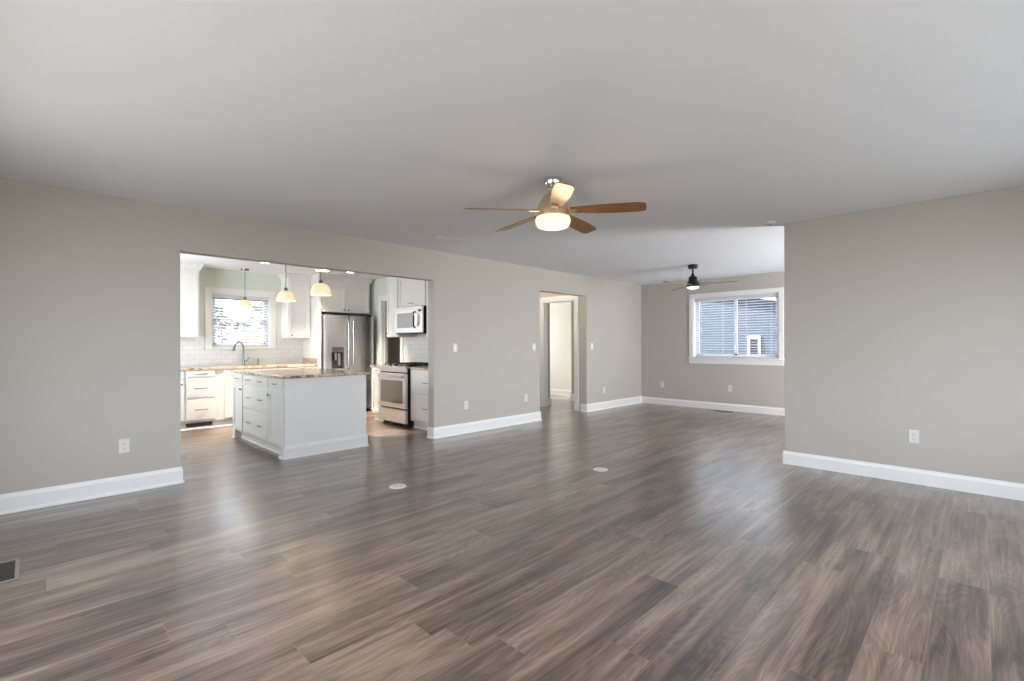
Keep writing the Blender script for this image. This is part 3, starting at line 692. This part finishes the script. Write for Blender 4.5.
MB().tube([(fx + 0.015, fy, CT + 0.06), (fx + 0.05, fy - 0.01, CT + 0.075), (fx + 0.085, fy - 0.02, CT + 0.13)], [0.012, 0.008, 0.006], 10).build('handle', 'nickel', fc, smooth=True)
MB().lathe([(0, CT), (0.018, CT), (0.014, CT + 0.02), (0.012, CT + 0.075), (0.016, CT + 0.09), (0.0, CT + 0.10)], (2.72, 8.66, 0), 16).build('soap_pump', 'nickel', None, smooth=True)
tag(bpy.data.objects['soap_pump'], 'small metal soap pump standing right of the faucet', 'soap dispenser')

# tile backsplashes
b = MB(); b.box(0.98, KX0 - 0.1, YK - 0.010, YK - 0.001, CT, 1.40).box(KX0 - 0.1, KX1 + 0.1, YK - 0.010, YK - 0.001, CT, KZ0 - 0.05).box(KX1 + 0.1, 3.50, YK - 0.010, YK - 0.001, CT, 1.40)
b.build('trim_2', 'tile_x', kind='structure')
MB().box(XK - 0.008, XK - 0.001, YL + TH, 7.125, CT, 1.50).build('trim_3', 'tile_y', kind='structure')

# upper cabinets, back wall
CR = [(0, 0), (0.012, 0), (0.016, 0.02), (0.045, 0.055), (0.06, 0.066), (0.06, 0.08), (0, 0.08)]
def upper(label, x0, x1, z0, yf, doors, zt=2.30, ends=(True, True), group='white upper cabinets'):
    r = thing('upper_cabinet', label, 'cabinet', ((x0 + x1) / 2, (yf + YK) / 2, z0), group)
    MB().box(x0, x1, yf, YK - 0.001, z0, H - 0.002).build('cabinet_body', 'cab', r)
    F = FN(0, yf); dz1 = zt
    for a0, a1, k in doors: door(F, a0, a1, z0 + 0.012, dz1, r, (k, z0 + 0.05))
    b = MB(); b.sweep(CR, (x0 - (0.04 if ends[0] else 0), yf, H - 0.082), (x1 + (0.04 if ends[1] else 0), yf, H - 0.082), (0, -1))
    if ends[0]: b.sweep(CR, (x0, yf - 0.04, H - 0.082), (x0, YK, H - 0.082), (-1, 0))
    if ends[1]: b.sweep(CR, (x1, yf - 0.04, H - 0.082), (x1, YK, H - 0.082), (1, 0))
    b.build('crown_molding', 'cab', r)
    MB().box(x0, x1, yf - 0.006, yf, z0, z0 + 0.012).build('light_rail', 'cab', r)
    return r
UZ = 1.335
upper('white upper cabinet at the left of the kitchen window, cut by the opening edge', 0.98, 1.83, UZ, 8.42, [(1.0, 1.395, 1.36), (1.415, 1.81, 1.45)], ends=(False, True))
upper('white upper cabinet between the kitchen window and the refrigerator', 3.12, 3.498, UZ, 8.42, [(3.14, 3.48, 3.175)], ends=(True, False))
fcab = upper('white two-door cabinet above the refrigerator with a tall side panel', 3.542, 4.475, 1.79, 8.13, [(3.56, 3.998, 3.965), (4.015, 4.455, 4.05)], zt=2.245, ends=(False, True))
MB().box(3.501, 3.541, 8.08, YK - 0.001, 0, H - 0.002).build('side_panel', 'cab', fcab, bevel=0.002)

# ------------------------------------------------------------------ refrigerator
rx0, rx1, ry = 3.555, 4.48, 8.06
fr = thing('refrigerator', 'stainless french-door refrigerator with a water dispenser', 'refrigerator', ((rx0 + rx1) / 2, 8.4, 0))
MB().box(rx0 + 0.005, rx1 - 0.005, ry + 0.005, YK - 0.03, 0.04, 1.725).build('cabinet_body', 'dark_steel', fr, bevel=0.006)
MB().box(rx0 + 0.02, rx1 - 0.02, ry + 0.03, ry + 0.06, 0.0, 0.05).build('base_grille', 'black', fr)
F = FN(0, ry); mid = (rx0 + rx1) / 2
def bowed(F, a0, a1, b1, c0, c1, cut=None):
    """door leaf with a gently bowed front, optional rectangular recess (a, a, c, c)"""
    mb = MB(); n = 12
    def strip(a0_, a1_, c0_, c1_, depth_off=0.0, k=n):
        for i in range(k):
            p, q = a0_ + (a1_ - a0_) * i / k, a0_ + (a1_ - a0_) * (i + 1) / k
            bp, bq = [b1 - 0.012 * (abs((v - (a0 + a1) / 2) / ((a1 - a0) / 2)) ** 4) - depth_off for v in (p, q)]
            v = [mb.bm.verts.new(fpt(F, a, bb, c)) for c in (c0_, c1_) for a, bb in ((p, 0.0), (q, 0.0), (q, bq), (p, bp))]
            for f in ((0, 1, 2, 3), (4, 5, 6, 7), (2, 3, 7, 6), (0, 1, 5, 4)): mb.bm.faces.new([v[j] for j in f])
            if i == 0: mb.bm.faces.new([v[j] for j in (0, 3, 7, 4)])
            if i == k - 1: mb.bm.faces.new([v[j] for j in (1, 2, 6, 5)])
    if not cut: strip(a0, a1, c0, c1)
    else:
        x0, x1, z0, z1 = cut
        strip(a0, x0, c0, c1, k=5); strip(x1, a1, c0, c1, k=5); strip(x0, x1, c0, z0, k=4); strip(x0, x1, z1, c1, k=4); strip(x0, x1, z0, z1, 0.045, k=4)
    bmesh.ops.remove_doubles(mb.bm, verts=mb.bm.verts, dist=0.0002)
    return mb
dw = 0.074
cut = (rx0 + 0.125, rx0 + 0.35, 0.80, 1.10)
ld = bowed(F, rx0, mid - 0.003, dw, 0.70, 1.735, cut).build('door', 'steel', fr, smooth=True)
rd = bowed(F, mid + 0.003, rx1, dw, 0.70, 1.735).build('door', 'steel', fr, smooth=True)
dr = bowed(F, rx0, rx1, dw, 0.085, 0.69).build('freezer_drawer', 'steel', fr, smooth=True)
def bar(F, a, c0, c1, off, parent, r=0.012):
    pts = [fpt(F, a, off - 0.008, c0), fpt(F, a, off + 0.03, c0 + 0.012), fpt(F, a, off + 0.045, c0 + 0.05), fpt(F, a, off + 0.052, (c0 + c1) / 2), fpt(F, a, off + 0.045, c1 - 0.05), fpt(F, a, off + 0.03, c1 - 0.012), fpt(F, a, off - 0.008, c1)]
    return MB().tube(pts, r, 12).build('door_handle', 'steel', parent, smooth=True)
bar(F, mid - 0.045, 0.80, 1.66, dw, ld); bar(F, mid + 0.045, 0.80, 1.66, dw, rd)
MB().tube([fpt(F, rx0 + 0.1, dw - 0.006, 0.62), fpt(F, rx0 + 0.11, dw + 0.045, 0.62), fpt(F, mid, dw + 0.055, 0.62), fpt(F, rx1 - 0.11, dw + 0.045, 0.62), fpt(F, rx1 - 0.1, dw - 0.006, 0.62)], 0.012, 12).build('drawer_handle', 'steel', dr, smooth=True)
MB().fbox(F, cut[0] + 0.005, cut[1] - 0.005, dw - 0.002, dw + 0.004, 1.10, 1.18).build('control_panel', 'nickel', ld, bevel=0.002)
MB().fbox(F, cut[0] + 0.002, cut[1] - 0.002, dw - 0.047, dw - 0.040, 0.805, 1.095).build('dispenser_recess', 'blackgloss', ld)
MB().fbox(F, cut[0] + 0.07, cut[0] + 0.10, dw - 0.04, dw - 0.015, 0.95, 1.08).fbox(F, cut[0] + 0.13, cut[0] + 0.165, dw - 0.04, dw - 0.012, 0.86, 1.07).build('dispenser_lever', 'steel', ld, bevel=0.003)
MB().fbox(F, rx0 + 0.02, rx0 + 0.10, -0.02, 0.06, 1.736, 1.755).fbox(F, rx1 - 0.10, rx1 - 0.02, -0.02, 0.06, 1.736, 1.755).build('hinge_cover', 'black', fr)

# ------------------------------------------------------------------ side run: base cabinets, range, microwave, uppers (fronts face -X)
XC = 3.955; RY0, RY1 = 5.985, 6.745
def side_base(label, ya, yb, group='white base cabinets beside the range'):
    r = thing('base_cabinet', label, 'cabinet', ((XC + XK) / 2, (ya + yb) / 2, 0), group)
    MB().box(XC, XK - 0.001, ya, yb, TK, CB).build('cabinet_body', 'cab', r)
    MB().box(XC + 0.05, XC + 0.065, ya, yb, 0, TK).sweep([(0, 0), (0.014, 0), (0.010, 0.01), (0, 0.016)], (XC + 0.05, ya, 0), (XC + 0.05, yb, 0), (-1, 0)).build('toe_board', 'trim', r)
    return r, FW(XC, yb)
r, F = side_base('white drawer base cabinet right of the range beside the opening', YL + TH + 0.005, RY0 - 0.003)
w = RY0 - 0.003 - (YL + TH + 0.005)
drawer(F, 0.015, w - 0.015, 0.505, 0.845, r); drawer(F, 0.015, w - 0.015, 0.13, 0.49, r)
r, F = side_base('narrow white base cabinet left of the range', RY1 + 0.003, 7.10)
w = 7.10 - RY1 - 0.003
drawer(F, 0.012, w - 0.012, 0.75, 0.845, r, pulls=0); knob(F, w / 2, 0.81, r); door(F, 0.012, w - 0.012, 0.13, 0.735, r, (w - 0.05, 0.68))
for ya, yb, lab in ((YL + TH + 0.005, RY0 - 0.003, 'granite countertop piece right of the range'), (RY1 + 0.003, 7.115, 'small granite countertop piece left of the range')):
    o = MB().box(XC - 0.03, XK - 0.009, ya, yb, CB, CT).build('countertop', 'granite', None, bevel=0.003); tag(o, lab, 'countertop')
# range
XG = 3.875
rg = thing('range', 'stainless slide-in gas range with a dark oven window', 'range', ((XG + XK) / 2, (RY0 + RY1) / 2, 0))
MB().box(XG + 0.03, XK - 0.03, RY0, RY1, 0.05, 0.877).build('range_body', 'black', rg)
MB().box(XG + 0.07, XG + 0.10, RY0 + 0.01, RY1 - 0.01, 0.0, 0.06).box(XG + 0.03, XG + 0.16, RY0 - 0.002, RY0 + 0.05, 0.0, 0.05).build('range_base', 'black', rg)
F = FW(XG + 0.03, RY1); w = RY1 - RY0
dr = MB().fbox(F, 0.004, w - 0.004, 0.001, 0.045, 0.06, 0.255).build('storage_drawer', 'steel_h', rg, bevel=0.005)
od = MB().fbox(F, 0.004, w - 0.004, 0.001, 0.045, 0.275, 0.79).build('oven_door', 'steel_h', rg, bevel=0.005)
MB().fbox(F, 0.075, w - 0.075, 0.0452, 0.047, 0.35, 0.685).build('oven_window', 'ovenglass', od)
MB().tube([fpt(F, 0.05, 0.044, 0.745), fpt(F, 0.055, 0.085, 0.745), fpt(F, 0.09, 0.095, 0.745), fpt(F, w - 0.09, 0.095, 0.745), fpt(F, w - 0.055, 0.085, 0.745), fpt(F, w - 0.05, 0.044, 0.745)], 0.013, 12).build('door_handle', 'steel_h', od, smooth=True)
cp = MB().fbox(F, 0.002, w - 0.002, 0.001, 0.03, 0.81, 0.877).fbox(F, 0.0, w, -0.50, 0.036, 0.877, 0.895).build('control_panel', 'steel_h', rg, bevel=0.004)
for i in range(5):
    a = 0.10 + (w - 0.20) * i / 4
    c = fpt(F, a, 0.0, 0.895); MB().lathe([(0.02, 0.895), (0.019, 0.917), (0.0, 0.919)], (XG + 0.035, c[1], 0), 16).build('burner_knob', 'nickel', cp, smooth=True)
MB().box(XG + 0.075, XK - 0.04, RY0 + 0.02, RY1 - 0.02, 0.895, 0.901).build('cooktop', 'blackgloss', rg)
for k in range(3):
    y = RY0 + 0.03 + k * 0.235; b = MB(); z0, z1 = 0.917, 0.932
    for t in (0, 0.075, 0.15, 0.225): b.box(XG + 0.085, XK - 0.05, y + t - 0.004 + 0.002, y + t + 0.006, z0, z1)
    for t in (0.09, 0.22, 0.36, 0.49, 0.60): b.box(XG + t, XG + t + 0.01, y, y + 0.225, z0, z1)
    for tx in (0.09, 0.60):
        for ty in (0.0, 0.219): b.box(XG + tx, XG + tx + 0.01, y + ty, y + ty + 0.01, 0.901, z0)
    b.build('burner_grate', 'iron', rg)
for bx, by in ((0.20, 0.15), (0.20, 0.61), (0.48, 0.15), (0.48, 0.61), (0.34, 0.38)):
    MB().lathe([(0.0, 0.901), (0.045, 0.901), (0.045, 0.909), (0.03, 0.915), (0.0, 0.915)], (XG + bx, RY0 + by, 0), 18).build('burner_cap', 'iron', rg, smooth=True)
# microwave
MX, MZ0, MZ1 = 4.165, 1.39, 1.81
mw = thing('microwave', 'stainless over-the-range microwave with a curved dark handle', 'microwave', ((MX + XK) / 2, (RY0 + RY1) / 2, MZ0))
MB().box(MX + 0.02, XK - 0.01, RY0, RY1, MZ0 + 0.012, MZ1 - 0.002).build('microwave_body', 'black', mw)
MB().box(MX + 0.01, XK - 0.02, RY0 + 0.01, RY1 - 0.01, MZ0, MZ0 + 0.012).build('vent_grille', 'slot', mw)
F = FW(MX + 0.02, RY1)
md = MB().fbox(F, 0.0, w - 0.13, 0.001, 0.03, MZ0 + 0.015, MZ1 - 0.004).build('microwave_door', 'steel_h', mw, bevel=0.004)
MB().fbox(F, 0.07, w - 0.235, 0.0302, 0.032, MZ0 + 0.09, MZ1 - 0.10).build('door_window', 'nickel', md)
mc = MB().fbox(F, w - 0.128, w, 0.001, 0.03, MZ0 + 0.015, MZ1 - 0.004).build('control_panel', 'steel_h', mw, bevel=0.004)
a = w - 0.185
MB().tube([fpt(F, a, 0.028, MZ0 + 0.09), fpt(F, a + 0.012, 0.062, MZ0 + 0.10), fpt(F, a + 0.028, 0.075, MZ0 + 0.16), fpt(F, a + 0.034, 0.078, (MZ0 + MZ1) / 2), fpt(F, a + 0.028, 0.075, MZ1 - 0.16), fpt(F, a + 0.012, 0.062, MZ1 - 0.10), fpt(F, a, 0.028, MZ1 - 0.09)], 0.013, 12).build('door_handle', 'black', md, smooth=True)
MB().fbox(F, w - 0.10, w - 0.03, 0.0302, 0.0315, MZ1 - 0.09, MZ1 - 0.06).build('display', 'blackgloss', mc)
# side uppers
XU = 4.235
def side_upper(label, ya, yb, z0, dlist, zt=2.30, ends=(False, False)):
    r = thing('upper_cabinet', label, 'cabinet', ((XU + XK) / 2, (ya + yb) / 2, z0), 'white upper cabinets')
    MB().box(XU, XK - 0.001, ya, yb, z0, H - 0.002).build('cabinet_body', 'cab', r)
    F = FW(XU, yb); w = yb - ya
    for a0, a1, k in dlist: door(F, a0, a1, z0 + 0.012, zt, r, (k, z0 + 0.06) if k else None)
    b = MB().sweep(CR, (XU, ya, H - 0.082), (XU, yb + (0.04 if ends[1] else 0), H - 0.082), (-1, 0))
    if ends[1]: b.sweep(CR, (XU - 0.04, yb, H - 0.082), (XK, yb, H - 0.082), (0, 1))
    b.build('crown_molding', 'cab', r); return r
side_upper('narrow white upper cabinet left of the microwave', RY1 + 0.002, 7.10, UZ + 0.01, [(0.012, 0.34, 0.05)], ends=(False, True))
r = side_upper('white single-door cabinet above the microwave', RY0, RY1, MZ1, [(0.015, w - 0.015, None)])
MB().tube([fpt(FW(XU, RY1), w / 2 + dx, bb, MZ1 + 0.055) for dx, bb in ((-0.045, 0.018), (-0.045, 0.035), (0, 0.042), (0.045, 0.035), (0.045, 0.018))], 0.006, 8).build('door_pull', 'nickel', [c for c in r.children if c.name.startswith('door')][0], smooth=True)
ww = RY0 - 0.002 - (YL + TH + 0.005)
side_upper('white upper cabinet right of the microwave, mostly behind the opening jamb', YL + TH + 0.005, RY0 - 0.002, UZ, [(0.03, ww / 2 - 0.003, ww / 2 - 0.03), (ww / 2 + 0.003, ww - 0.015, ww / 2 + 0.03)])

# ------------------------------------------------------------------ island
IX0, IX1, IY0, IY1 = 1.925, 2.87, 5.30, 7.07
isl = thing('kitchen_island', 'white kitchen island cabinet with drawers and doors', 'kitchen island', ((IX0 + IX1) / 2, (IY0 + IY1) / 2, 0))
MB().box(IX0, IX1, IY0, IY1, TK, CB).build('cabinet_body', 'island', isl, bevel=0.002)
MB().box(IX0 + 0.06, IX1 - 0.06, IY0 + 0.05, IY1 - 0.02, 0, TK).build('toe_board', 'island', isl)
b = MB()
b.sweep(BP, (IX0 - 0.014, IY0, 0), (IX1 + 0.014, IY0, 0), (0, -1)).sweep(BP, (IX1, IY0 - 0.014, 0), (IX1, IY1, 0), (1, 0))
b.sweep(BP, (IX0, IY0 - 0.014, 0), (IX0, IY0 + 0.10, 0), (-1, 0)).sweep(BP, (IX0, IY1 - 0.10, 0), (IX0, IY1, 0), (-1, 0))
b.sweep([(0, 0), (0.014, 0), (0.010, 0.01), (0, 0.016)], (IX0 + 0.06, IY0 + 0.1, 0), (IX0 + 0.06, IY1 - 0.1, 0), (-1, 0))
b.box(IX0, IX0 + 0.08, IY0, IY0 + 0.10, 0, TK).box(IX0, IX0 + 0.08, IY1 - 0.10, IY1, 0, TK).box(IX1 - 0.08, IX1, IY0, IY0 + 0.1, 0, TK)
b.build('base_molding', 'island', isl)
F = FW(IX0, IY1); L = IY1 - IY0; c1, c2 = 0.42, 1.32
drawer(F, 0.02, c1 - 0.012, 0.74, 0.845, isl, L=0.09, mat='island'); door(F, 0.02, c1 - 0.012, 0.125, 0.715, isl, (c1 - 0.05, 0.66), mat='island')
for z0, z1 in ((0.74, 0.845), (0.44, 0.715), (0.13, 0.42)): drawer(F, c1 + 0.012, c2 - 0.012, z0, z1, isl, 2, 0.09, mat='island')
drawer(F, c2 + 0.012, L - 0.02, 0.74, 0.845, isl, L=0.10, mat='island'); door(F, c2 + 0.012, L - 0.02, 0.125, 0.715, isl, (c2 + 0.045, 0.66), mat='island')
ic = MB().prism([(IX0 - 0.035, IY0 - 0.035), (IX1 + 0.035, IY0 - 0.035), (IX1 + 0.035, IY1 + 0.035), (IX0 - 0.035, IY1 + 0.035)], CB, CT).build('countertop', 'granite', None, bevel=0.006)
tag(ic, 'speckled granite countertop lying on the kitchen island', 'countertop')

# pantry shelving seen through the dark doorway
ps_ = thing('pantry_shelf', 'shelving unit standing in the dark pantry beyond the kitchen doorway', 'shelf', (5.9, 7.9, 0))
for z in (0.4, 0.8, 1.2, 1.6, 2.0): MB().box(5.72, 6.09, 7.05, 8.7, z, z + 0.02).build('shelf_board', 'cab', ps_)
for y in (7.05, 7.88, 8.68): MB().box(5.72, 6.09, y, y + 0.02, 0, 2.02).build('upright', 'cab', ps_)

# ------------------------------------------------------------------ outdoors
MB().box(-40, 50, -40, 60, -0.75, -0.45).build('ground', 'grass', kind='structure')
MB().box(9.3, 12.4, -8, 16, -0.45, -0.43).build('bounce_ground', 'concrete', kind='structure')  # unseen pale ground strip, added to bounce sunlight in through the far window
HX = 13.0
nh = thing('house', 'blue-grey lap-sided neighbouring house outside the far window', 'house', (HX + 3, 3, -0.45))
wy0, wy1, wz0, wz1 = 4.05, 4.25, 0.93, 1.35
y_lo, y_hi, y_ap = 1.2, 16.0, 8.6
rake = lambda y: 2.36 + 0.23 * ((y if y < y_ap else 2 * y_ap - y) - 4.02)
def yz_prism(b, poly, x0, x1):
    A = [b.bm.verts.new((x0, y, z)) for y, z in poly]; B = [b.bm.verts.new((x1, y, z)) for y, z in poly]; n = len(poly)
    b.bm.faces.new(A); b.bm.faces.new(B[::-1])
    for i in range(n): b.bm.faces.new((A[i], B[i], B[(i + 1) % n], A[(i + 1) % n]))
b = MB(); G = -0.45
yz_prism(b, [(y_lo, G), (wy0, G), (wy0, rake(wy0)), (y_lo, rake(y_lo))], HX, HX + 0.2)
yz_prism(b, [(wy0, G), (wy1, G), (wy1, wz0), (wy0, wz0)], HX, HX + 0.2)
yz_prism(b, [(wy0, wz1), (wy1, wz1), (wy1, rake(wy1)), (wy0, rake(wy0))], HX, HX + 0.2)
yz_prism(b, [(wy1, G), (y_hi, G), (y_hi, rake(y_hi)), (y_ap, rake(y_ap)), (wy1, rake(wy1))], HX, HX + 0.2)
b.box(HX + 0.2, HX + 7, y_lo, y_lo + 0.2, G, rake(y_lo)).box(HX + 0.2, HX + 7, y_hi - 0.2, y_hi, G, rake(y_hi))
b.build('siding_wall', 'siding', nh)
wf = MB().box(HX - 0.03, HX + 0.02, wy0 - 0.05, wy1 + 0.05, wz1, wz1 + 0.07).box(HX - 0.03, HX + 0.02, wy0 - 0.05, wy1 + 0.05, wz0 - 0.06, wz0).box(HX - 0.03, HX + 0.02, wy0 - 0.05, wy0, wz0, wz1).box(HX - 0.03, HX + 0.02, wy1, wy1 + 0.05, wz0, wz1).build('window', 'vinyl', nh)
MB().box(HX + 0.02, HX + 0.03, wy0, wy1, wz0, wz1).build('pane', 'darkglass', wf)
b = MB()
yz_prism(b, [(y_lo - 0.3, rake(y_lo - 0.3)), (y_ap, rake(y_ap)), (y_ap, rake(y_ap) + 0.14), (y_lo - 0.3, rake(y_lo - 0.3) + 0.14)], HX - 0.25, HX - 0.21)
yz_prism(b, [(y_ap, rake(y_ap)), (y_hi + 0.3, rake(y_hi + 0.3)), (y_hi + 0.3, rake(y_hi + 0.3) + 0.14), (y_ap, rake(y_ap) + 0.14)], HX - 0.25, HX - 0.21)
b.build('rake_board', 'vinyl', nh)
b = MB()
yz_prism(b, [(y_lo - 0.3, rake(y_lo - 0.3) + 0.01), (y_ap, rake(y_ap) + 0.01), (y_ap, rake(y_ap) + 0.14), (y_lo - 0.3, rake(y_lo - 0.3) + 0.14)], HX - 0.21, HX + 7)
yz_prism(b, [(y_ap, rake(y_ap) + 0.01), (y_hi + 0.3, rake(y_hi + 0.3) + 0.01), (y_hi + 0.3, rake(y_hi + 0.3) + 0.14), (y_ap, rake(y_ap) + 0.14)], HX - 0.21, HX + 7)
b.build('roof', 'shingle', nh)

def tree(label, x, y, h, rad, seed, name='tree', n=260, group='trees beyond the kitchen window', low=0.25):
    rnd = random.Random(seed); r = thing(name, label, 'tree', (x, y, -0.45), group)
    b = MB(); b.tube([(x, y, -0.45), (x + 0.05, y, h * 0.4), (x, y + 0.04, h * 0.85)], [0.12, 0.08, 0.03], 8)
    for i in range(7):
        t = rnd.uniform(0.3, 0.8); a = rnd.uniform(0, 6.28); z = h * t
        b.tube([(x, y, z), (x + math.cos(a) * rad * 0.5, y + math.sin(a) * rad * 0.5, z + 0.3), (x + math.cos(a) * rad * 0.9, y + math.sin(a) * rad * 0.9, z + 0.7)], [0.035, 0.02, 0.008], 5)
    b.build('trunk', 'bark', r)
    b = MB()
    for i in range(n):
        u = rnd.random(); z = h * low + (h * (1 - low)) * u; rr = rad * math.sqrt(rnd.random()) * math.sin(math.pi * (0.15 + 0.8 * u)) ; a = rnd.uniform(0, 6.28)
        c = Vector((x + rr * math.cos(a), y + rr * math.sin(a), z)); s = rnd.uniform(0.08, 0.2)
        m = bmesh.ops.create_icosphere(b.bm, subdivisions=1, radius=s, matrix=Matrix.Translation(c) @ Matrix.Rotation(rnd.uniform(0, 3), 4, (rnd.random(), rnd.random(), 1)) @ Matrix.Diagonal((1.4, 1.0, 0.45, 1)))
    b.build('foliage', 'leaf', r); return r
tree('leafy tree seen through the right half of the kitchen window', 8.6, 26.0, 3.4, 1.3, 3, n=110)
tree('thin tree seen through the middle of the kitchen window', 6.4, 25.5, 3.0, 0.9, 5, n=60)
tree('small tree at the right end of the fence outside the kitchen window', 11.8, 27.5, 3.2, 1.2, 9, n=90)
hd = thing('fence', 'weathered board fence low outside the right half of the kitchen window', 'fence', (6.5, 14, -0.45))
b = MB()
for i in range(30): b.box(3.95 + i * 0.145, 3.95 + i * 0.145 + 0.135, 14.0, 14.02, -0.45, 1.60 + 0.02 * ((i * 7) % 3))
b.build('boards', 'fence', hd)
for i in range(3): MB().box(4.0 + i * 1.9, 4.1 + i * 1.9, 14.02, 14.12, -0.45, 1.7).build('post', 'fence', hd)
